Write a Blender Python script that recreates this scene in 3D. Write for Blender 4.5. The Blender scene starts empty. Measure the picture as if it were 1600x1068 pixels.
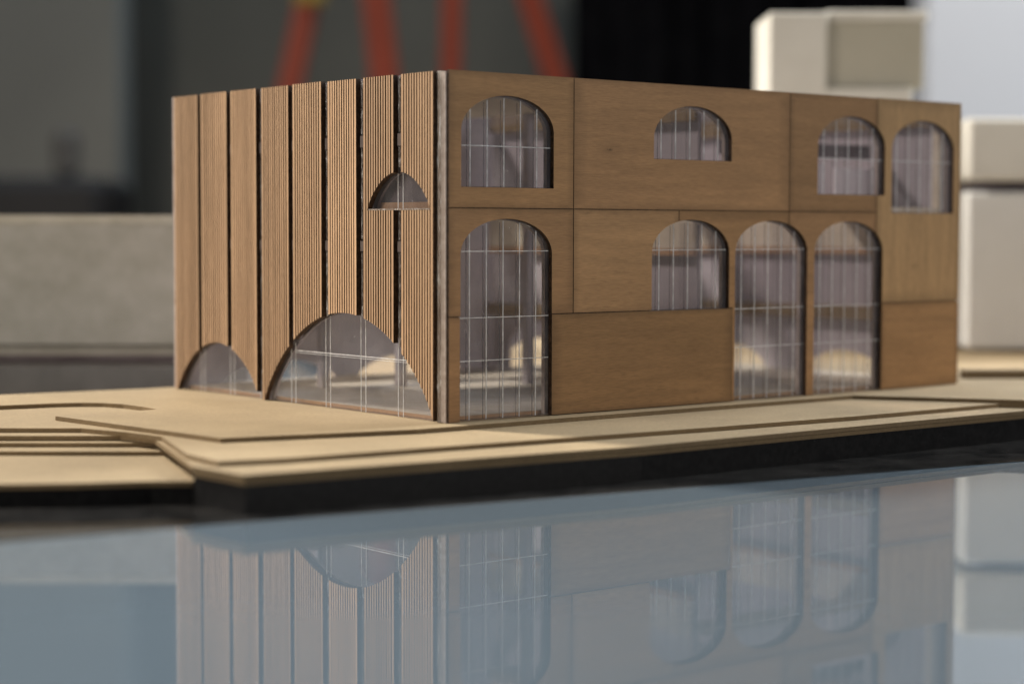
import bpy, bmesh, math, random
from mathutils import Vector, Matrix
random.seed(7)
S = bpy.context.scene
COL = S.collection
R = math.radians

# ------------------------------------------------------------------ camera
CP = Vector((-0.66254, -0.87293, 0.11019))
YAW, PITCH, ROLL, FPX = 0.888787, -0.058075, 0.002361, 3026.5
FW = Vector((math.cos(YAW), math.sin(YAW), 0)); RT = Vector((math.sin(YAW), -math.cos(YAW), 0))
f3 = Vector((math.cos(PITCH)*math.cos(YAW), math.cos(PITCH)*math.sin(YAW), math.sin(PITCH)))
u3 = RT.cross(f3)
r4 = math.cos(ROLL)*RT + math.sin(ROLL)*u3
u4 = -math.sin(ROLL)*RT + math.cos(ROLL)*u3
cd = bpy.data.cameras.new('camera'); cam = bpy.data.objects.new('camera', cd); COL.objects.link(cam)
m = Matrix((r4, u4, -f3)).transposed().to_4x4(); m.translation = CP; cam.matrix_world = m
cd.sensor_width = 36; cd.lens = FPX*36/1600; cd.clip_start = .05; cd.clip_end = 100
cd.dof.use_dof = True; cd.dof.focus_distance = 1.15; cd.dof.aperture_fstop = 3.3; cd.dof.aperture_blades = 9
S.camera = cam
# ------------------------------------------------------------------ world + lamps
w = bpy.data.worlds.new('World'); S.world = w; w.use_nodes = True
w.node_tree.nodes['Background'].inputs[0].default_value = (.80, .90, 1.0, 1)
w.node_tree.nodes['Background'].inputs[1].default_value = 0.045
def area(name, loc, target, size, power, col, sy=None):
    l = bpy.data.lights.new(name, 'AREA'); l.energy = power; l.color = col; l.size = size
    if sy: l.shape = 'RECTANGLE'; l.size_y = sy
    o = bpy.data.objects.new(name, l); COL.objects.link(o); o.location = loc
    o.rotation_euler = (Vector(target)-Vector(loc)).to_track_quat('-Z', 'Y').to_euler(); return o
area('key_lamp', (-.50, 1.50, 1.60), (0, 0, .1), .22, 78, (1, .94, .86))
area('side_fill', (-2.4, .7, .50), (0, .15, .08), .8, 31, (1, .92, .82))  # added fill that brightens the ribbed side
area('overhead_fill', (.5, .9, 2.4), (-.1, -.1, 0), 1.5, 4, (.86, .94, 1))  # added soft fill from above and behind, for the tabletop
area('rear_blue_fill', tuple(CP+FW*4.3+Vector((0, 0, 2.2))), tuple(CP+FW*.9), 2.4, 52, (.66, .83, 1), .9)  # added bluish fill behind the scene, lifts the tabletop; no window there
area('front_fill', (.7, -2.5, .46), (.25, 0, .1), 1.0, 18, (1, .95, .9))  # added fill for the smooth veneer side
area('white_wall_fill', (2.4, .0, 1.6), (1.3, 1.0, .2), .8, 122, (.95, .98, 1))  # added fill for the white wall and the pale models
S.view_settings.view_transform = 'Standard'; S.view_settings.look = 'None'
S.view_settings.exposure = 0; S.view_settings.gamma = 1; S.view_settings.use_curve_mapping = False
S.cycles.max_bounces = 14; S.cycles.transparent_max_bounces = 24; S.cycles.diffuse_bounces = 5; S.cycles.glossy_bounces = 6

# ------------------------------------------------------------------ materials
class NT:
    def __init__(s, name):
        s.m = bpy.data.materials.new(name); s.m.use_nodes = True; s.t = s.m.node_tree; s.t.nodes.clear()
        s.out = s.t.nodes.new('ShaderNodeOutputMaterial')
    def n(s, kind, ins=None, **kw):
        nd = s.t.nodes.new('ShaderNode'+kind)
        for k, v in kw.items(): setattr(nd, k, v)
        for k, v in (ins or {}).items():
            if isinstance(v, bpy.types.NodeSocket): s.t.links.new(v, nd.inputs[k])
            else: nd.inputs[k].default_value = v
        return nd
    def coord(s, scale, kind='Object'):
        c = s.n('TexCoord'); return s.n('Mapping', {'Vector': c.outputs[kind], 'Scale': scale}).outputs[0]
    def noise(s, vec, sc, det=4, rough=.6, dist=0):
        return s.n('TexNoise', {'Vector': vec, 'Scale': sc, 'Detail': det, 'Roughness': rough, 'Distortion': dist}).outputs['Fac']
    def ramp(s, fac, stops):
        nd = s.n('ValToRGB', {'Fac': fac}); e = nd.color_ramp.elements
        while len(e) < len(stops): e.new(.5)
        for i, (p, c) in enumerate(stops):
            e[i].position = p; e[i].color = (c if len(c) == 4 else (*c, 1)) if not isinstance(c, (int, float)) else (c, c, c, 1)
        return nd.outputs[0]
    def mix(s, a, b, f, mode='MIX'):
        nd = s.n('Mix', data_type='RGBA', blend_type=mode)
        for k, v in ((0, f), (6, a), (7, b)):
            if isinstance(v, bpy.types.NodeSocket): s.t.links.new(v, nd.inputs[k])
            else: nd.inputs[k].default_value = v if isinstance(v, (int, float)) or len(v) == 4 else (*v, 1)
        return nd.outputs[2]
    def pbsdf(s, color, rough=.6, spec=.3, bump=None, bs=.2, bd=.0003, **kw):
        ins = {'Base Color': color if isinstance(color, bpy.types.NodeSocket) else (*color, 1), 'Roughness': rough, 'Specular IOR Level': spec}
        ins.update(kw)
        if bump is not None: ins['Normal'] = s.n('Bump', {'Height': bump, 'Strength': bs, 'Distance': bd}).outputs[0]
        b = s.n('BsdfPrincipled', ins); s.t.links.new(b.outputs[0], s.out.inputs[0]); return b

def veneer(name, grain, base=(.38, .225, .112), var=1.0, seed=0, knots=(), knotr=.016):
    """grain: 'x','y','z' the axis along which the wood fibres run"""
    t = NT(name); g = {'x': (.09, 1, 1), 'y': (1, .09, 1), 'z': (1, 1, .09)}[grain]
    c0 = t.n('TexCoord').outputs['Object']
    off = t.n('VectorMath', {0: c0, 1: (seed*1.7, seed*.9, seed*1.3)}, operation='ADD').outputs[0]
    v = t.n('Mapping', {'Vector': off, 'Scale': g}).outputs[0]
    fine = t.noise(v, 1500, 3, .6); med = t.noise(v, 180, 4, .55, .4); wide = t.noise(v, 22, 3, .5, .8)
    pores = t.noise(t.n('Mapping', {'Vector': v, 'Scale': {'x': (.8, 1, 1), 'y': (1, .8, 1), 'z': (1, 1, .8)}[grain]}).outputs[0], 1300, 2, .5)
    b = Vector(base)
    col = t.ramp(wide, [(.28, tuple(b*.86)), (.5, tuple(b)), (.72, tuple(b*1.13))])
    col = t.mix(col, t.ramp(med, [(.3, .66), (.62, 1.0)]), .6*var, 'MULTIPLY')
    col = t.mix(col, t.ramp(fine, [(.3, .66), (.62, 1.05)]), .6*var, 'MULTIPLY')
    # dark flecks of the pores come in drifts
    drift = t.ramp(t.noise(v, 45, 2, .5), [(.48, 0.0), (.62, 1.0)])
    fl = t.ramp(pores, [(.60, 0.0), (.68, 1.0)])
    fm = t.n('Math', {0: drift, 1: fl}, operation='MULTIPLY').outputs[0]
    fm = t.n('Math', {0: fm, 1: .38}, operation='MULTIPLY').outputs[0]
    col = t.mix(col, tuple(b*.33), fm)
    for kp in knots:
        d = t.n('VectorMath', {0: c0, 1: kp}, operation='SUBTRACT').outputs[0]
        d = t.n('VectorMath', {0: d, 1: (1, 1, 2.0)}, operation='MULTIPLY').outputs[0]
        ln = t.n('VectorMath', {0: d}, operation='LENGTH').outputs['Value']
        ln = t.n('Math', {0: ln, 1: t.n('Math', {0: t.noise(c0, 220, 3), 1: .012}, operation='MULTIPLY').outputs[0]}, operation='ADD').outputs[0]
        k = t.n('MapRange', {'Value': ln, 'From Min': .006, 'From Max': knotr+.004, 'To Min': .45, 'To Max': 0}).outputs[0]
        col = t.mix(col, tuple(b*.45), k)
        k = t.n('MapRange', {'Value': ln, 'From Min': .0055, 'From Max': .0078, 'To Min': .9, 'To Max': 0}).outputs[0]
        col = t.mix(col, tuple(b*.2), k)
    # the laser has browned the veneer along its cut edges
    gs = t.n('SeparateXYZ', {0: t.n('TexCoord').outputs['Generated']})
    dd = None
    for ax in ((0, 2) if grain == 'x' or not seed >= 20 else ()):
        a_ = t.n('Math', {0: gs.outputs[ax], 1: .5}, operation='SUBTRACT').outputs[0]; a_ = t.n('Math', {0: a_}, operation='ABSOLUTE').outputs[0]
        dd = a_ if dd is None else t.n('Math', {0: dd, 1: a_}, operation='MAXIMUM').outputs[0]
    if dd is not None:
        dd = t.n('Math', {0: dd, 1: t.n('Math', {0: t.noise(c0, 120, 3), 1: .05}, operation='MULTIPLY').outputs[0]}, operation='ADD').outputs[0]
        col = t.mix(col, tuple(b*.38), t.n('MapRange', {'Value': dd, 'From Min': .465, 'From Max': .535, 'To Min': 0, 'To Max': .55}).outputs[0])
    t.pbsdf(col, .55, .25, fine, .25, .0002)
    return t.m

def burnt():
    t = NT('burnt_edge'); c = t.coord((1, 1, 1)); n = t.noise(c, 400, 4)
    t.pbsdf(t.ramp(n, [(.35, (.032, .018, .011)), (.7, (.12, .068, .038))]), .6, .3); return t.m
def groove():
    t = NT('engraved_groove'); c = t.coord((1, 1, .15)); n = t.noise(c, 500, 4)
    t.pbsdf(t.ramp(n, [(.35, (.06, .034, .018)), (.7, (.15, .088, .047))]), .7, .2); return t.m
def board(name, base=(.385, .290, .172), burn=False):
    t = NT(name); c = t.coord((1, 1, 1))
    a = t.noise(c, 1500, 3, .7); b = t.noise(c, 380, 4, .6); d = t.noise(c, 14, 3)
    B = Vector(base)
    col = t.ramp(a, [(.3, tuple(B*.78)), (.5, tuple(B)), (.72, tuple(B*1.18))])
    col = t.mix(col, t.ramp(b, [(.3, .78), (.65, 1.06)]), .6, 'MULTIPLY')
    col = t.mix(col, t.ramp(d, [(.35, .84), (.65, 1.06)]), .8, 'MULTIPLY')
    t.pbsdf(col, .8, .15, b, .5, .0006); return t.m
def plain(name, c1, c2, sc=60, rough=.6, spec=.3, bs=0, **kw):
    t = NT(name); c = t.coord((1, 1, 1)); n = t.noise(c, sc, 5)
    t.pbsdf(t.ramp(n, [(.35, c1), (.68, c2)]), rough, spec, n if bs else None, bs, .001, **kw); return t.m
def acrylic(name, tint=(.93, .925, .93), dust=1.0, refl=1.0, milk=.05):
    t = NT(name); c = t.coord((1, 1, 1))
    fr = t.n('LayerWeight', {'Blend': .5}).outputs['Facing']
    fr = t.n('Math', {0: t.n('Math', {0: t.n('Math', {0: fr, 1: 5.0}, operation='POWER').outputs[0], 1: .94}, operation='MULTIPLY').outputs[0], 1: .035}, operation='ADD').outputs[0]
    fr = t.n('Math', {0: fr, 1: refl}, operation='MULTIPLY', use_clamp=True).outputs[0]
    tr = t.n('BsdfTransparent', {'Color': (*tint, 1)}).outputs[0]
    gl = t.n('BsdfGlossy', {'Color': (1, 1, 1, 1), 'Roughness': .02}).outputs[0]
    mx = t.n('MixShader', {0: fr, 1: tr, 2: gl}).outputs[0]
    df = t.n('BsdfDiffuse', {'Color': (.82, .78, .80, 1)}).outputs[0]
    # dust specks, lint and a faint uneven smear of handling
    vo = t.n('TexVoronoi', {'Vector': c, 'Scale': 190}); 
    sp = t.ramp(vo.outputs['Distance'], [(.045, 1.0), (.075, 0.0)])
    gate = t.ramp(t.n('SeparateColor', {0: vo.outputs['Color']}).outputs[0], [(.62, 0.0), (.68, 1.0)])
    sp = t.n('Math', {0: sp, 1: gate}, operation='MULTIPLY').outputs[0]
    sm = t.ramp(t.noise(c, 40, 5, .7, 1.0), [(.4, milk*.4), (.75, milk*1.7)])
    f = t.n('Math', {0: t.n('Math', {0: sp, 1: .55*dust}, operation='MULTIPLY').outputs[0], 1: sm}, operation='MAXIMUM').outputs[0]
    mx = t.n('MixShader', {0: f, 1: mx, 2: df}).outputs[0]
    t.t.links.new(mx, t.out.inputs[0]); return t.m
def glue():
    t = NT('acrylic_cut_edge'); c = t.coord((1, 1, .22)); n = t.noise(c, 330, 5, .7, .6); c2 = t.coord((1, 1, .6)); n2 = t.noise(c2, 900, 3, .7)
    col = t.ramp(n, [(.34, (.16, .115, .085)), (.50, (.30, .235, .19)), (.60, (.46, .41, .37)), (.68, (.95, .95, .95))])  # the whitest stop paints sparkle into the edge colour
    t.pbsdf(col, .16, .8, n2, .9, .0008); return t.m
def gapmat():
    t = NT('glue_residue_glints'); c = t.coord((1, 1, .35)); n = t.noise(c, 420, 5, .75, .8)
    col = t.ramp(n, [(.38, (.04, .03, .025)), (.50, (.14, .115, .10)), (.60, (.36, .34, .33)), (.68, (.9, .9, .9))])  # light stops: glue flecks plus highlights painted in
    t.pbsdf(col, .12, .9, n, 1.0, .001); return t.m

M = {}
M['burn'] = burnt(); M['groove'] = groove()
WB = (.455, .256, .118)
M['v_lower'] = veneer('veneer_level_grain_brown', 'x', (.325, .185, .080), seed=17)
M['v_x'] = veneer('veneer_level_grain', 'x', WB, seed=1, knots=((.122, 0, .158),))
M['v_x2'] = veneer('veneer_level_grain_warm', 'x', (.42, .236, .104), seed=4)
M['v_x3'] = veneer('veneer_level_grain_dark', 'x', (.385, .218, .100), seed=9)
M['v_x4'] = veneer('veneer_level_grain_pale', 'x', (.445, .260, .122), seed=13)
M['v_z'] = veneer('veneer_upright_grain', 'z', (.50, .31, .148), seed=3, knots=((.408, 0, .085),), knotr=.008)
M['slat'] = [veneer('slat_veneer', 'z', tuple(Vector((.64, .415, .25))*k), .9, seed=20+i) for i, k in enumerate((1.0, .88, 1.07))]
M['board'] = board('chipboard'); M['board_edge'] = board('chipboard_cut_edge', (.215, .155, .088))
M['cream'] = plain('cream_veneer', (.66, .56, .42), (.80, .71, .57), 90)
M['floorv'] = plain('floor_veneer', (.44, .385, .30), (.56, .50, .41), 60)
M['mauve'] = plain('mauve_card', (.43, .385, .40), (.50, .45, .47), 30, .5)
M['mauve_light'] = plain('pale_mauve_card', (.60, .54, .57), (.70, .64, .67), 30, .5)
M['card_white'] = plain('white_lilac_card', (.80, .74, .78), (.86, .80, .84), 30, .5)
M['mauve_dark'] = plain('umber_card', (.12, .095, .10), (.17, .14, .145), 30, .5)
M['brownwood'] = plain('beam_veneer', (.42, .24, .12), (.56, .33, .17), 90)
M['olive'] = plain('mid_floor_edge_veneer', (.20, .13, .055), (.28, .19, .09), 90)
M['acryl'] = acrylic('clear_acrylic'); M['acryl_roof'] = acrylic('added_roof_acrylic', tint=(.70, .68, .69), milk=.02, dust=.3); M['acryl2'] = acrylic('clear_acrylic_inner', milk=.02, dust=.3)
M['etch'] = plain('etched_line', (.55, .54, .55), (.92, .92, .93), 260, .5)
M['bar_reflection'] = plain('painted_bar_reflection', (.20, .19, .19), (.34, .33, .33), 260, .5)
rf = NT('frosted_cream_acrylic')
rf.t.links.new(rf.n('MixShader', {0: .85, 1: rf.n('BsdfDiffuse', {'Color': (.8, .76, .70, 1)}).outputs[0], 2: rf.n('BsdfTranslucent', {'Color': (.85, .80, .74, 1)}).outputs[0]}).outputs[0], rf.out.inputs[0])
M['roof'] = rf.m
def etchmat(name, f, c1, c2):
    t = NT(name); n = t.noise(t.coord((1, 1, 1)), 260, 4)
    d = t.n('BsdfDiffuse', {'Color': t.ramp(n, [(.35, c1), (.68, c2)])}).outputs[0]
    t.t.links.new(t.n('MixShader', {0: f, 1: t.n('BsdfTransparent').outputs[0], 2: d}).outputs[0], t.out.inputs[0]); return t.m
M['etch_side'] = etchmat('etched_line_soft', .80, (.6, .6, .6), (.95, .95, .95))
M['bar_reflection'] = etchmat('painted_bar_reflection', .35, (.10, .10, .10), (.2, .2, .2))  # dark tint painted as the bars' reflection in the pane
M['brownspacer'] = plain('spacer_card', (.16, .13, .12), (.22, .18, .17), 90); M['frost'] = plain('frosted_edge', (.36, .29, .25), (.50, .43, .39), 200, .4)
M['glue'] = glue(); M['gap'] = gapmat()

# ------------------------------------------------------------------ helpers
def tag(o, label=None, cat=None, group=None, kind=None):
    if label: o['label'] = label
    if cat: o['category'] = cat
    if group: o['group'] = group
    if kind: o['kind'] = kind
    return o
def empty(name, loc=(0, 0, 0), rz=0, **k):
    o = bpy.data.objects.new(name, None); COL.objects.link(o); o.location = loc; o.rotation_euler.z = rz
    o.empty_display_size = .02; return tag(o, **k)
def link(name, bm, mats, parent=None, smooth=False, matrix=None):
    me = bpy.data.meshes.new(name); bm.normal_update(); bm.to_mesh(me); bm.free()
    for mm in (mats if isinstance(mats, (list, tuple)) else [mats]): me.materials.append(mm)
    if smooth:
        for p in me.polygons: p.use_smooth = True
    o = bpy.data.objects.new(name, me); COL.objects.link(o)
    if parent: o.parent = parent
    return o
def prism(bm, pts, axis, d0, d1, mi=0):
    """closed outline pts (a,b) extruded from d0 to d1 along axis; x:(y,z) y:(x,z) z:(x,y)"""
    def P(a, b, d): return {'x': (d, a, b), 'y': (a, d, b), 'z': (a, b, d)}[axis]
    A = [bm.verts.new(P(a, b, d0)) for a, b in pts]; B = [bm.verts.new(P(a, b, d1)) for a, b in pts]; n = len(pts)
    fs = [bm.faces.new(A), bm.faces.new(B)]
    for i in range(n): fs.append(bm.faces.new((A[i], A[(i+1) % n], B[(i+1) % n], B[i])))
    for f in fs: f.material_index = mi
    bmesh.ops.recalc_face_normals(bm, faces=fs); return fs
def box(bm, x0, x1, y0, y1, z0, z1, mi=0):
    return prism(bm, [(x0, y0), (x1, y0), (x1, y1), (x0, y1)], 'z', z0, z1, mi)
def bevel(bm, w=.0003, seg=1):
    bmesh.ops.bevel(bm, geom=[e for e in bm.edges if len(e.link_faces) == 2 and e.calc_face_angle(0) > .5], offset=w, segments=seg, affect='EDGES', clamp_overlap=True)
def cut(bm, cutter):
    """boolean difference; returns new bmesh"""
    ma, mb = bpy.data.meshes.new('a'), bpy.data.meshes.new('b'); bm.to_mesh(ma); cutter.to_mesh(mb); bm.free()
    for k in range(3): ma.materials.append(None); mb.materials.append(None)
    a, b = bpy.data.objects.new('a', ma), bpy.data.objects.new('b', mb); COL.objects.link(a); COL.objects.link(b)
    md = a.modifiers.new('c', 'BOOLEAN'); md.operation = 'DIFFERENCE'; md.solver = 'EXACT'; md.object = b
    dg = bpy.context.evaluated_depsgraph_get(); me = bpy.data.meshes.new_from_object(a.evaluated_get(dg))
    r = bmesh.new(); r.from_mesh(me)
    bpy.data.objects.remove(a); bpy.data.objects.remove(b)
    for x in (ma, mb, me): bpy.data.meshes.remove(x)
    return r
def arch(x0, x1, z0, top, rise=.0205, n=28, inset=0):
    """flattened arch outline, counter-clockwise"""
    x0 += inset; x1 -= inset; top -= inset; c = (x0+x1)/2; h = (x1-x0)/2; sp = top-rise
    pts = [(x0, z0), (x1, z0)]
    for i in range(n+1):
        a = math.pi*i/n; pts.append((c+h*math.cos(a), sp+rise*abs(math.sin(a))**1.0))
    return pts
def bell(c, h, z0, rise, q=.78, n=44, grow=0):
    """wide arch of the ribbed side: z = rise*(1-u^2)^q"""
    pts = []
    for i in range(n+1):
        u = math.cos(math.pi*i/n); pts.append((c+(h+grow)*u, z0+(rise+grow)*max(0, 1-u*u)**q))
    pts[0] = (c+h+grow, z0); pts[-1] = (c-h-grow, z0)
    return pts

# ------------------------------------------------------------------ setting
def room(name, u0, u1, D0, D1, z0, z1, mat, **k):
    """box standing square to the room: u to the right, D away, metres"""
    bm = bmesh.new(); box(bm, u0, u1, D0, D1, z0, z1); bevel(bm, min(.004, (D1-D0)*.2))
    o = link(name, bm, mat); o.location = (CP.x, CP.y, 0); o.rotation_euler.z = YAW-math.pi/2
    return tag(o, **k)
TZ = -.024
def glass_top():
    t = NT('blue_grey_glass'); c = t.coord((1, 1, 1))
    col = t.ramp(t.noise(c, 3.0, 3), [(.3, (.104, .132, .156)), (.7, (.116, .145, .168))])
    vo = t.n('TexVoronoi', {'Vector': c, 'Scale': 260}); sp = t.ramp(vo.outputs['Distance'], [(.05, 1.0), (.09, 0.0)])
    gate = t.ramp(t.n('SeparateColor', {0: vo.outputs['Color']}).outputs[0], [(.8, 0.0), (.85, .35)])
    col = t.mix(col, (.5, .5, .5), t.n('Math', {0: sp, 1: gate}, operation='MULTIPLY').outputs[0])
    b = t.pbsdf(col, .012, .5, None, IOR=1.45)
    g = t.n('BsdfGlossy', {'Color': (.62, .80, .95, 1), 'Roughness': .42})
    mx = t.n('MixShader', {0: .03, 1: b.outputs[0], 2: g.outputs[0]}); t.t.links.new(mx.outputs[0], t.out.inputs[0]); return t.m
bm = bmesh.new(); box(bm, -1.6, 1.9, .15, 3.0, TZ-.03, TZ); bevel(bm, .002)
tt = link('tabletop', bm, glass_top()); tt.location = (CP.x, CP.y, 0); tt.rotation_euler.z = YAW-math.pi/2; tag(tt, kind='structure')
def border_shade_mat():
    t = NT('dusty_border_shade'); c = t.coord((1, 1, 1))
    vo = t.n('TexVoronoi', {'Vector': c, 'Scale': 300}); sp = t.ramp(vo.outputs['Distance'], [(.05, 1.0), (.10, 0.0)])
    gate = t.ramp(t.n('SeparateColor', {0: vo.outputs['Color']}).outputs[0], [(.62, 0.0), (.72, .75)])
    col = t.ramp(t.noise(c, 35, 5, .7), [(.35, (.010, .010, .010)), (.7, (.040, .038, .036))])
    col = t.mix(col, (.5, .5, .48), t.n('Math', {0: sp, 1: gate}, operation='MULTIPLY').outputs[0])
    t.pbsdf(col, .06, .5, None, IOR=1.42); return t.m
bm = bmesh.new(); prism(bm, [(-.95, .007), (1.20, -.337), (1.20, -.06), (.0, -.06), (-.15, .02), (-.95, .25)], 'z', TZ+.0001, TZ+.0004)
tag(link('border_shade_strip', bm, border_shade_mat()), kind='structure')  # dusty border strip; its black also paints the shade below the board front
bm = bmesh.new(); box(bm, -6, 6, -3, 7, -.80, -.78)
o = link('floor', bm, plain('grey_floor', (.10, .10, .10), (.14, .14, .135), 4)); o.location = (CP.x, CP.y, 0); o.rotation_euler.z = YAW-math.pi/2; tag(o, kind='structure')
wallL = plain('grey_wall_paint', (.31, .305, .275), (.34, .335, .30), 2); wallD = plain('dark_wall_paint', (.15, .145, .122), (.17, .165, .14), 2)
room('wall_left', -3.5, -.90, 4.45, 4.6, -.78, 2.6, wallL, kind='structure')
room('wall_back', -.95, 3.6, 4.7, 4.85, -.78, 2.6, wallD, kind='structure')
room('wall_right', .635, 3.0, 3.0, 3.1, -.78, 2.6, plain('white_wall_paint', (.33, .33, .345), (.35, .35, .365), 2), kind='structure')

# ------------------------------------------------------------------ site base
base = empty('site_base', (0, 0, TZ), label='stepped tan chipboard site base on a black board under the wooden model', cat='model base')
def sheet(name, pts, z0, z1, mats=None, wob=0.0, label=None):
    bm = bmesh.new(); fs = prism(bm, pts, 'z', z0-TZ, z1-TZ)
    for f in bm.faces: f.material_index = 0 if f.normal.z > .5 else 1
    o = link(name, bm, mats or [M['board'], M['board_edge']], base)
    if label: o['label'] = label
    return o
# a smooth curved kerb on the left of the top sheet
curve = [(-.088, .178), (-.0865, .200), (-.088, .222), (-.094, .238), (-.104, .248), (-.120, .2545), (-.152, .2600), (-.22, .272), (-.36, .305), (-.50, .34)]
A = [(-.0320, -.0145), (.328, -.0150), (.350, -.048), (.392, -.1120), (.60, -.1145), (1.05, -.10), (1.05, .97), (.50, .95), (.32, .60), (.12, .3205), (-.02, .320), (-.50, .385)] + curve[::-1] + [(-.156, .1765), (-.141, .0130)]
sheet('top_sheet', A, -.0025, 0)
NOTCH = (-.1925, -.0480)
B = [(-.150, -.0660), (-.02, -.0760), (.12, -.0880), (.24, -.0950), (.378, -.0960), (.398, -.1150), (1.05, -.104), (1.05, .97), (.50, .95), (.32, .60), (.12, .3205), (-.02, .3205), (-.62, .50), (-.62, .482), (-.1645, .127), (-.1540, .09), (-.150, .06), (-.180, -.02), (-.184, -.057)]
sheet('middle_sheet', B, -.0050, -.00255)
FR = [(-.191, -.0930), (-.08, -.1050), (.04, -.1180), (.36, -.1195), (1.05, -.108), (1.05, .97), (.50, .95), (.32, .601), (.12, .3215), (-.02, .3215)]
C = FR + [(-.64, .505), (-.64, .475), (-.1545, .0985), (-.148, .072), NOTCH]
sheet('lower_sheet', C, -.0076, -.0051)
def inset(pts, d):
    c = Vector((.2, .1)); return [tuple(Vector(p)+(c-Vector(p)).normalized()*d) for p in pts]
D_ = FR + [(-.65, .51), (-.65, .470), (-.1425, .0755), (-.1385, .050), NOTCH]
sheet('bottom_sheet', inset(D_, .0009), -.0102, -.00795)
# lower ground on the left, where the flight of terraces ends
sheet('terrace_step', [(-.1925, -.0470), (-.1390, .0490), (-.10, .10), (-.10, .20), (-.66, .53), (-.66, .465), (-.134, .0495), (-.150, .02)][:0] or [(-.1400, .0480), (-.10, .06), (-.10, .20), (-.66, .53), (-.66, .462)], -.0126, -.01035)
F = [(-.1915, -.0460), (-.10, .03), (-.10, .2), (-.66, .54), (-.72, .36), (-.42, .112), (-.300, .020), (-.240, -.018), (-.208, -.033)]
sheet('lower_ground', F, -.0153, -.01265)
C = FR + [(-.66, .545), (-.72, .36), (-.42, .112), (-.300, .020), (-.240, -.018), (-.208, -.033), NOTCH]
blk = NT('black_board'); cc = blk.coord((1, 1, 1)); nn = blk.noise(cc, 240, 5, .7)
vo = blk.n('TexVoronoi', {'Vector': cc, 'Scale': 420}); sp = blk.ramp(vo.outputs['Distance'], [(.06, 1.0), (.12, 0.0)])
gt = blk.ramp(blk.n('SeparateColor', {0: vo.outputs['Color']}).outputs[0], [(.84, 0.0), (.9, .25)])
bc = blk.mix(blk.ramp(nn, [(.4, (.006, .006, .0065)), (.7, (.016, .0155, .016))]), (.4, .4, .4), blk.n('Math', {0: sp, 1: gt}, operation='MULTIPLY').outputs[0])
blk.pbsdf(bc, .5, .12); M['black'] = blk.m
sheet('black_board', inset(FR+[(-.06, .20), NOTCH], .0010), TZ, -.01025, [M['black'], M['black']])

sheet('black_board', inset([(-.1930, -.0475), (-.161, .20), (-.64, .53), (-.72, .36), (-.42, .112), (-.300, .020), (-.240, -.018), (-.208, -.033)], .0012), TZ, -.01535, [M['black'], M['black']])
# ------------------------------------------------------------------ building model
bld = empty('wooden_building_model', (0, 0, 0), label='wooden architectural model of a two storey building with arched acrylic windows', cat='model')
LX, LY, HT = .4571, .3083, .2
WT = .0016                                  # veneer thickness of the smooth side
WIN = [                                     # x0, x1, z0, top, [levels of bars]
    (.0089, .0776, .1341, .1868, [.1578]), (.1583, .2262, .1535, .1870, []), (.3072, .3752, .1338, .1864, [.1578]), (.3822, .4495, .1220, .1862, [.1578]),
    (.0085, .0765, .0, .1162, [.0975, .0594, .0347]), (.1572, .2247, .0600, .1164, [.0975]), (.2300, .2980, .0, .1161, [.0975, .0594, .0347]), (.3048, .3738, .0, .1161, [.0975, .0594, .0347])]
cutter = lambda g=0, y0=-.01, y1=.02: None
def wcut(y0, y1, g=0):
    bm = bmesh.new()
    for x0, x1, z0, top, _ in WIN:
        prism(bm, arch(x0-g, x1+g, z0-(g if z0 > .01 else .01), top+g), 'y', y0, y1)
    return bm
G = .00029
X = [0, .0932, .1801, .2800, .3668, LX]
PAN = [ # x0,x1,z0,z1, material
    (0, .0932, .1222, HT, 'v_x2'), (.0932, .2800, .1222, HT, 'v_x'), (.2800, .3668, .1222, HT, 'v_x3'), (.3668, LX, .0602, HT, 'v_z'),
    (0, .0932, .0603, .1222, 'v_x3'), (.0932, .1801, .0603, .1222, 'v_x4'), (.1801, .2800, .0603, .1222, 'v_x2'), (.2800, .3668, .0603, .1222, 'v_x'),
    (0, .0932, 0, .0603, 'v_x2')]
def paint(bm, ax, thr=.5):
    for f in bm.faces: f.material_index = 0 if f.normal[ax] < -thr or f.normal[ax] > thr else 1
LBL = {'v_z': 'pale veneer panel with upright grain'}
def panel(pts, mk):
    bm = bmesh.new(); prism(bm, pts, 'y', 0, WT); bm = cut(bm, wcut(-.01, .02)); paint(bm, 1)
    o = link('facade_panel', bm, [M[mk], M['burn']], bld)
    if mk in LBL: o['label'] = LBL[mk]
    return o
def rect(x0, x1, z0, z1, g=G): return [(x0+g, z0+g), (x1-g, z0+g), (x1-g, z1-g), (x0+g, z1-g)]
panel(rect(0, .0932, .1222, HT), 'v_x2')
panel(rect(.0932, .2800, .1222, HT), 'v_x')
panel(rect(.2800, .3668, .1222, HT), 'v_x3')
panel([(.3668+G, .0603+G), (LX, .0603+G), (LX, HT), (.3668+G, HT)], 'v_z')
panel(rect(0, .0932, .0603, .1222), 'v_x3')
panel(rect(.0932, .1801, .0603, .1222), 'v_x4')
panel([(.1801+G, .0603+G), (.2280, .0603+G), (.2280, .0006), (.2800-G, .0006), (.2800-G, .1222-G), (.1801+G, .1222-G)], 'v_x2')
panel([(.2800+G, .0006), (.3668-G, .0006), (.3668-G, .1222-G), (.2800+G, .1222-G)], 'v_x')
panel(rect(0, .0084, 0, .0603), 'v_x3')
panel([(.0767, .0006), (.2280-G, .0006), (.2280-G, .0603-G), (.0767, .0603-G)], 'v_lower')
panel([(.3668+G, .0006), (LX, .0006), (LX, .0603-G), (.3668+G, .0603-G)], 'v_x2')

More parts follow.
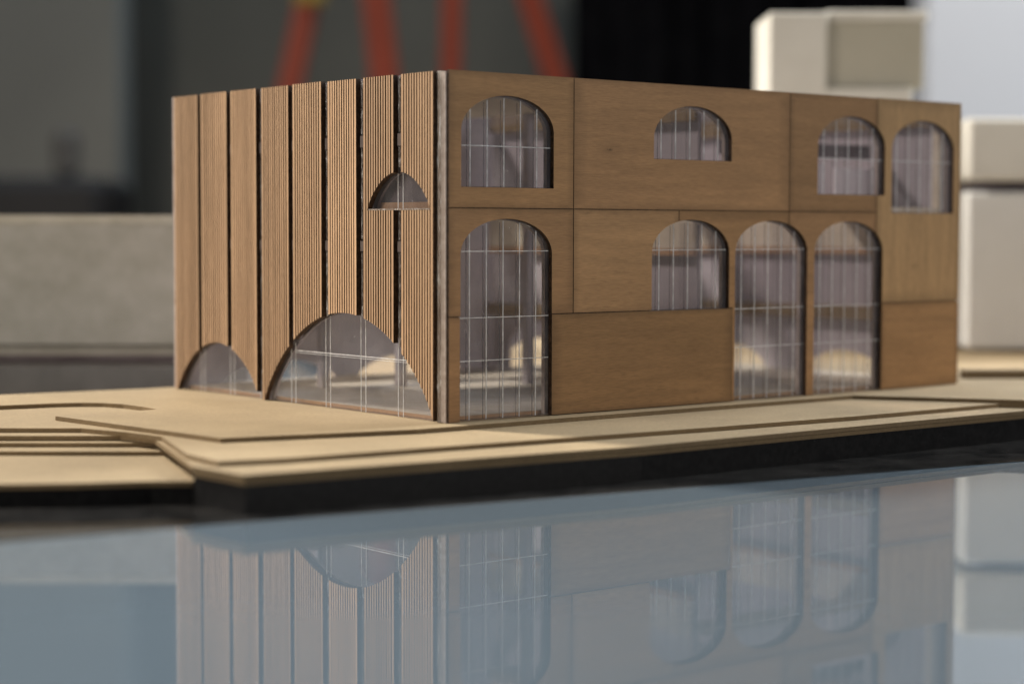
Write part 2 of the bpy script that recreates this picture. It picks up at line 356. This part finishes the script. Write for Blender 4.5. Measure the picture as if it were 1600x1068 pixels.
# clear acrylic sheet behind the veneer, umber liner behind it with the same openings
def frame_sheet(name, y0, y1, mats, g, x0=.0006, x1=LX-.0006):
    bm = bmesh.new(); prism(bm, rect(x0, x1, .0006, HT-.0006, 0), 'y', y0, y1); bm = cut(bm, wcut(y0-.01, y1+.01, g)); paint(bm, 1)
    return link(name, bm, mats, bld)
frame_sheet('liner', .0058, .0088, [M['mauve_dark'], M['frost']], -.0005)
frame_sheet('backing', .0018, .0026, [M['burn'], M['burn']], -.0001)
for wi, (x0, x1, z0, top, lv) in enumerate(WIN):
    bm = bmesh.new(); g = -.0004
    prism(bm, arch(x0, x1, max(z0, .0004), top, inset=.0004), 'y', .0028, .0056)
    pane = link('window', bm, M['acryl'], bld)
    bm = bmesh.new(); c = (x0+x1)/2; h = (x1-x0)/2; bw = .00028
    def ztop(x): return top-.0205+.0205*math.sqrt(max(0, 1-((x-c)/h)**2))-.0012
    for k in range(5):
        xx = x0+.0083+.01235*k
        box(bm, xx-bw, xx+bw, .00245, .00275, max(z0, .0004)+.0003, ztop(xx))
    for z in lv:
        hw = h if z < top-.0205 else h*math.sqrt(1-((z-top+.0205)/.0205)**2)
        box(bm, c-hw+.0006, c+hw-.0006, .00240, .00270, z-bw*.8, z+bw*.8)
    link('etched_bars', bm, M['etch_side'], pane)
    bm = bmesh.new()
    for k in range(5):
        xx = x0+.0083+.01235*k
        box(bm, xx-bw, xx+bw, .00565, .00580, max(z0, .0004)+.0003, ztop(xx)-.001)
    link('painted_bar_reflections', bm, M['bar_reflection'], pane)  # dark lines paint the bars' shadow and reflection on the pane's back
# bright cut edge of the acrylic at the corner and the far end
bm = bmesh.new(); box(bm, -.0005, .0, .0060, .0104, .0002, HT-.0006); link('acrylic_edge', bm, M['glue'], bld)
bm = bmesh.new(); box(bm, -.0009, .0, .00175, .0058, .0002, HT-.0012); link('acrylic_edge', bm, M['frost'], bld)

# ribbed side ------------------------------------------------------------
AR = [(.2504, .0526, -.0005, .0350), (.1006, .0905, -.0005, .0600)]     # centre, half width, base, rise
SE = (.0442, .0312, .1211, .0222)
def lcut(x0, x1, grow=0):
    bm = bmesh.new()
    for c, h, z0, r in AR:
        p = bell(c, h, z0, r, grow=grow); p = p + [(c-h-grow, -.01), (c+h+grow, -.01)]; prism(bm, p, 'x', x0, x1)
    c, h, z0, r = SE; prism(bm, bell(c, h, z0-grow, r, grow=grow), 'x', x0, x1)
    return bm
ST = [(.0104, .0410), (.0489, .0793), (.0870, .1173), (.1247, .1565), (.1620, .1931), (.2004, .2310), (.2371, .2696), (.2747, .3060)]
TH, GD, NG = .0034, .0007, 11
for i, (a, b) in enumerate(ST):
    p = (b-a)/(NG+1); pts = [(0, a), (0, b), (-TH, b)]; gw = p*.44
    for k in range(NG, 0, -1):
        y = a+p*k; wv = gw*random.uniform(.8, 1.2)
        pts += [(-TH, y+wv/2), (-TH+GD, y+wv/2), (-TH+GD, y-wv/2), (-TH, y-wv/2)]
    pts += [(-TH, a)]
    top = HT-.0004+random.uniform(-.0004, .0003)
    bm = bmesh.new(); prism(bm, pts, 'z', .0004, top); bm = cut(bm, lcut(-.02, .02))
    for f in bm.faces:
        cx = f.calc_center_median().x
        if f.normal.x < -.5: f.material_index = 0 if cx < -TH+.0001 else 1
        elif abs(f.normal.z) > .95 and f.calc_center_median().z > .19: f.material_index = 0
        elif f.normal.y > .5 and False: f.material_index = 0
        else: f.material_index = 1 if (cx < -TH+GD and abs(f.normal.y) > .9 and f.calc_area() < .2*.0012) else 2
    link('ribbed_slat', bm, [M['slat'][i % 3], M['groove'], M['burn']], bld)
# glue along the gaps, with highlights painted into its colour
for i in range(7):
    y0, y1 = ST[i][1]+.0036, ST[i+1][0]-.0002
    for z0, z1 in ([(.1665, HT-.002), (.104, .158), (.001, .096)] if i else [(.1665, HT-.002), (.146, .158), (.104, .1200), (.001, .096)]):
        bm = bmesh.new(); box(bm, -.0006, -.0001, y0+.001, y1-.0012, z0, z1)
        bm = cut(bm, lcut(-.02, .02)); link('glue_residue_glints', bm, M['gap'], bld)
# acrylic pane behind, liner with the openings
bm = bmesh.new(); box(bm, .0, .0030, .0106, LY, .0004, HT-.0010); bevel(bm, .0002)
sp_ = link('acrylic_sheet', bm, M['acryl'], bld)
bm = bmesh.new(); box(bm, .0033, .0050, .0112, LY-.001, .0004, HT-.0012); bm = cut(bm, lcut(-.02, .02, .0002)); paint(bm, 0)
link('liner', bm, [M['mauve_dark'], M['mauve']], bld)
for z0, z1 in ((.1585, .1655), (.0968, .1030)):
    for i in range(7):
        bm = bmesh.new(); box(bm, -.0012, -.0001, ST[i][1]+.0032, ST[i+1][0]-.0012, z0, z1); link('spacer', bm, M['brownspacer'], bld)
bm = bmesh.new(); lw = .00020
def inside(y, z):
    for c, h, z0, r in AR:
        u = (y-c)/h
        if abs(u) < 1 and z < z0+r*(1-u*u)**.78-.0008: return True
    c, h, z0, r = SE; u = (y-c)/h
    return abs(u) < 1 and z0+.0005 < z < z0+r*(1-u*u)**.78-.0008
OPEN = [(c, h, z0, r, .0005) for c, h, z0, r in AR] + [SE + (SE[2]+.0006,)]
for k, (c, h, z0, r, zb) in enumerate(OPEN):
    bm = bmesh.new()
    for i in range(7):
        for dy in (.0024, .0074):
            y = ST[i][1]+dy; u = (y-c)/h
            if abs(u) < .97 and k == 0:
                b1 = bmesh.new(); box(b1, -.0003, -.00005, y-lw, y+lw, zb, z0+r*(1-u*u)**.78-.0007); link('etched_bar', b1, M['etch_side'], sp_)
            elif abs(u) < .97: box(bm, -.0003, -.00005, y-lw, y+lw, zb, z0+r*(1-u*u)**.78-.0007)
    if k == 1:
        for z, t in ((.0338, lw*1.2), (.0325, lw*.6)):
            uu = math.sqrt(1-((z-z0)/r)**(1/.78)); box(bm, -.00042, -.00032, c-h*uu+.001, c+h*uu-.008, z-t, z+t)
    if k: link('etched_bars', bm, M['etch_side'], sp_)
# cut rim of the acrylic with painted sparkle, under the half-round opening
bm = bmesh.new(); box(bm, -.0035, -.0002, .0136, .0740, .12115, .12195); link('pane_rim', bm, M['glue'], sp_)
# end piece of the side wall
bm = bmesh.new(); box(bm, -.0030, .0050, LY-.0020, LY+.0004, .0004, HT-.0006); link('end_edge', bm, plain('frosted_edge', (.30, .24, .22), (.46, .40, .38), 200, .4), bld)
# floors, roof and inside walls -------------------------------------------
def part(name, mat, *bx, cutters=None, ax=None, mats=None):
    bm = bmesh.new()
    for b in bx: box(bm, *b)
    if cutters:
        cb = bmesh.new()
        for p in cutters: prism(cb, p, 'xyz'[ax], -1, 1)
        bm = cut(bm, cb)
    return link(name, bm, mat, bld)
part('floor_slab', M['floorv'], (.0052, LX-.004, .0106, LY-.004, .0024, .0028))
part('floor_edge', M['brownwood'], (.0051, LX-.003, .0105, LY-.003, .0004, .00235))
part('roof_slab', M['cream'], (.0055, .200, .0110, LY-.004, .1900, .1925))
part('added_clear_roof', M['acryl_roof'], (.2002, LX-.004, .0110, LY-.004, .1900, .1925))  # unseen clear part of the roof, added to let light into the rooms
# cross wall half way along, with an arch below and banded upper part
def crosswall(x, y0, y1, arches):
    part('partition', M['mauve'], (x, x+.003, y0, y1, .003, .1897), cutters=[arch(*a) for a in arches], ax=0)
    part('partition_beam', M['brownwood'], (x-.004, x-.0001, y0, y1, .0925, .0970))
    part('partition_beam', M['olive'], (x-.004, x-.0001, y0, y1, .1840, .1898))
    part('partition_band', M['cream'], (x-.0035, x-.0001, y0, y1, .0972, .1215))
    part('partition_crown', M['cream'], (x-.001, x+.004, y0, y1, .1927, .1990))
    part('floor_beam', M['olive'], (x-.006, x-.0001, y0, y1, .0440, .0535))
crosswall(.270, .075, .300, [(.10, .18, -.01, .040), (.20, .28, -.01, .040), (.12, .18, .126, .170), (.15, .21, .058, .088)])
crosswall(.449, .0110, .300, [(.06, .14, -.015, .020), (.18, .26, -.015, .020)])
# rear wall with arches
bm = bmesh.new(); box(bm, .005, LX-.001, LY-.0035, LY-.0005, .0005, HT-.001)
cb = bmesh.new()
for x0, x1, z0, top in ((.03, .13, -.015, .017), (.145, .245, -.015, .017), (.285, .36, -.015, .024), (.375, .44, -.015, .024), (.04, .11, .075, .115), (.15, .23, .07, .112), (.05, .14, .135, .178), (.17, .24, .135, .178), (.30, .37, .135, .178), (.385, .44, .135, .178)):
    prism(cb, arch(x0, x1, z0, top), 'y', .2, .4)
bm = cut(bm, cb); link('rear_wall', bm, M['mauve_light'], bld)
part('upper_floor', M['cream'], (.275, LX-.012, .066, .100, .1190, .1210))
part('parapet', M['card_white'], (.290, .392, .070, .0725, .1212, .1570))
part('parapet', M['card_white'], (.404, .446, .070, .0725, .1212, .1550))
part('dark_gap_strip', M['mauve_dark'], (.290, .446, .0735, .0750, .1620, .1720))  # dark strip set in to paint the shaded gap above the parapets
part('post', M['cream'], (.3062, .3118, .0112, .0160, .003, .1180))
part('post', M['cream'], (.4464, .4488, .0107, .0165, .1215, .1895))
part('sill', M['cream'], (.3825, .4462, .0107, .0130, .1212, .1262))
part('inner_screen', M['acryl2'], (.240, .300, .060, .0620, .003, .115), (.318, .372, .050, .052, .003, .1150))
part('column', M['mauve'], (.110, .116, .20, .206, .003, .1895), (.190, .196, .16, .166, .003, .1895), (.060, .066, .22, .226, .003, .1895))
part('half_round_backing', M['mauve_dark'], (.0090, .0110, .0112, .082, .118, .150))
part('half_round_ledge', M['brownwood'], (.0052, .0092, .0116, .0800, .1180, .1258))

# ------------------------------------------------------------------ background things
def roomthing(name, loc_u, loc_D, z, **k):
    p = CP + RT*loc_u + FW*loc_D; return empty(name, (p.x, p.y, z), YAW-math.pi/2, **k)
def rb(name, parent, mat, *bx, bev=.002, seg=1):
    bm = bmesh.new()
    for b in bx: box(bm, *b)
    bevel(bm, bev, seg); return link(name, bm, mat, parent)
conc = plain('grey_plaster', (.40, .37, .31), (.50, .465, .405), 40, .85, .1, .6)
t = roomthing('plaster_block', -.60, 1.50, TZ, label='long grey plaster block with a darker plinth at the left behind the wooden model', cat='block')
rb('block_body', t, conc, (-.5, .392, 0, .10, .0355, .1445), bev=.009, seg=5)
rb('plinth', t, plain('plinth_card', (.16, .145, .13), (.22, .20, .18), 30), (-.5, .398, -.02, .11, 0, .0300))
rb('plinth_gap', t, M['mauve_dark'], (-.5, .392, .006, .10, .0302, .0353), bev=.0008)

t = roomthing('black_cabinet', -.92, 3.6, -.78, label='tall black cabinet with a thin dark post behind the grey plaster block', cat='cabinet')
rb('cabinet_body', t, plain('black_plastic', (.008, .007, .007), (.014, .012, .012), 10), (-.15, .16, 0, .30, 0, .985), bev=.02)
rb('post', t, plain('dark_post', (.05, .048, .045), (.07, .065, .06), 10), (.055, .100, .05, .10, .985, 1.075), bev=.012)

# orange step ladder
t = roomthing('step_ladder', -.16, 3.9, -.78, label='blurred orange step ladder standing against the dark wall behind the model', cat='ladder')
ora = plain('orange_fibreglass', (.21, .026, .006), (.25, .032, .009), 8, .45, .4)
def rail(p0, p1, wd, dp):
    bm = bmesh.new(); a, b = Vector(p0), Vector(p1); vs = []
    for q in (a, b):
        for sx, sy in ((-1, -1), (1, -1), (1, 1), (-1, 1)): vs.append(bm.verts.new((q.x+sx*wd/2, q.y+sy*dp/2, q.z)))
    bm.faces.new(vs[0:4]); bm.faces.new(vs[4:8])
    for i in range(4): bm.faces.new((vs[i], vs[(i+1) % 4], vs[4+(i+1) % 4], vs[4+i]))
    bmesh.ops.recalc_face_normals(bm, faces=bm.faces[:]); return bm
def px(x, y, D): return ((x-800)/FPX*D+.16, D-3.9, CP.z+(358-y)/FPX*D+.78)
def ext(a, b, z0, z1):
    a, b = Vector(a), Vector(b); d = (b-a)/(b.z-a.z); return tuple(a+d*(z0-a.z)), tuple(a+d*(z1-a.z))
for (x0, y0), (x1, y1), D, wd in (((456, 130), (484, 0), 3.85, .046), ((602, 130), (588, 0), 3.85, .056), ((704, 130), (706, 0), 3.95, .040), ((868, 130), (826, 0), 3.95, .050)):
    p, q = ext(px(x0, y0, D), px(x1, y1, D), 0, 1.72)
    link('rail', rail(p, q, wd, .035), ora, t)
for z in (.30, .60, .90, 1.50):
    a = ext(px(456, 130, 3.85), px(484, 0, 3.85), z, z)[0]; b = ext(px(602, 130, 3.85), px(588, 0, 3.85), z, z)[0]
    bm = bmesh.new(); box(bm, a[0], b[0], -.07, .0, z-.012, z+.012)
    if z != .9 : link('step', bm, plain('ladder_step', (.3, .3, .3), (.4, .4, .4)), t)
    else: bm.free()
rb('warning_label', t, plain('yellow_label', (.20, .14, .02), (.24, .17, .03), 5), (px(487, 0, 3.8)[0]-.032, px(487, 0, 3.8)[0]+.032, -.12, -.112, 1.325, 1.50), bev=.001)

bm = bmesh.new()
# black curtain with soft folds
n = 60; pts = []
for i in range(n+1):
    u = .125+(.95-.125)*i/n; pts.append((u, 4.0+.006*math.sin(i*1.3)+.01*math.sin(i*.37)))
pts += [(u, d+.012) for u, d in reversed(pts)]
prism(bm, pts, 'z', -.78, 2.6); o = link('black_curtain', bm, plain('black_cloth', (.003, .003, .004), (.006, .006, .007), 20, .95, .05))
o.location = (CP.x, CP.y, 0); o.rotation_euler.z = YAW-math.pi/2; tag(o, 'tall black curtain hanging behind the smooth veneer side of the model', 'curtain')

wht = plain('cream_foamboard', (.64, .61, .54), (.72, .69, .62), 12, .8, .1); tan = plain('grey_foamboard', (.42, .39, .31), (.46, .43, .35), 12, .8, .1)
whb = plain('white_foamboard', (.72, .71, .67), (.80, .79, .76), 9, .8, .1)
t = roomthing('cream_tower_model', .305, 1.78, TZ, label='pale cream tower model with a grey recess above the right end of the veneer facade', cat='model')
rb('tower_frame', t, wht, (-.071, -.018, 0, .10, .0242, .332), (-.0179, .060, 0, .10, .0242, .264), (-.0179, .075, .006, .10, .3255, .3345), bev=.0015)
rb('recess_panel', t, tan, (-.0179, .072, .008, .10, .2645, .325), bev=.001)
t = roomthing('white_block_model', .62, 1.75, TZ, label='stacked white block model with a dark slot at the right edge of the picture', cat='model')
rb('lower_block', t, whb, (-.21, .35, 0, .30, .0268, .169), bev=.003)
rb('lower_relief', t, wht, (-.15, .0, -.006, -.0005, .035, .10), bev=.002)
rb('slot', t, M['mauve_dark'], (-.20, .35, .030, .30, .170, .178), bev=.0005)
rb('upper_block', t, wht, (-.21, .35, 0, .30, .179, .235), bev=.003)
rb('foot', t, M['mauve_dark'], (-.20, .35, .01, .30, .0242, .0266), bev=.0005)
t = tag(rb('chipboard_strip', None, M['board_edge'], (-.03, .05, -.006, .006, 0, .006), bev=.0008), 'short dark chipboard strip lying on the base at the right edge', 'strip')
t.location = (.535, .02, .0001); t.rotation_euler.z = R(-35)
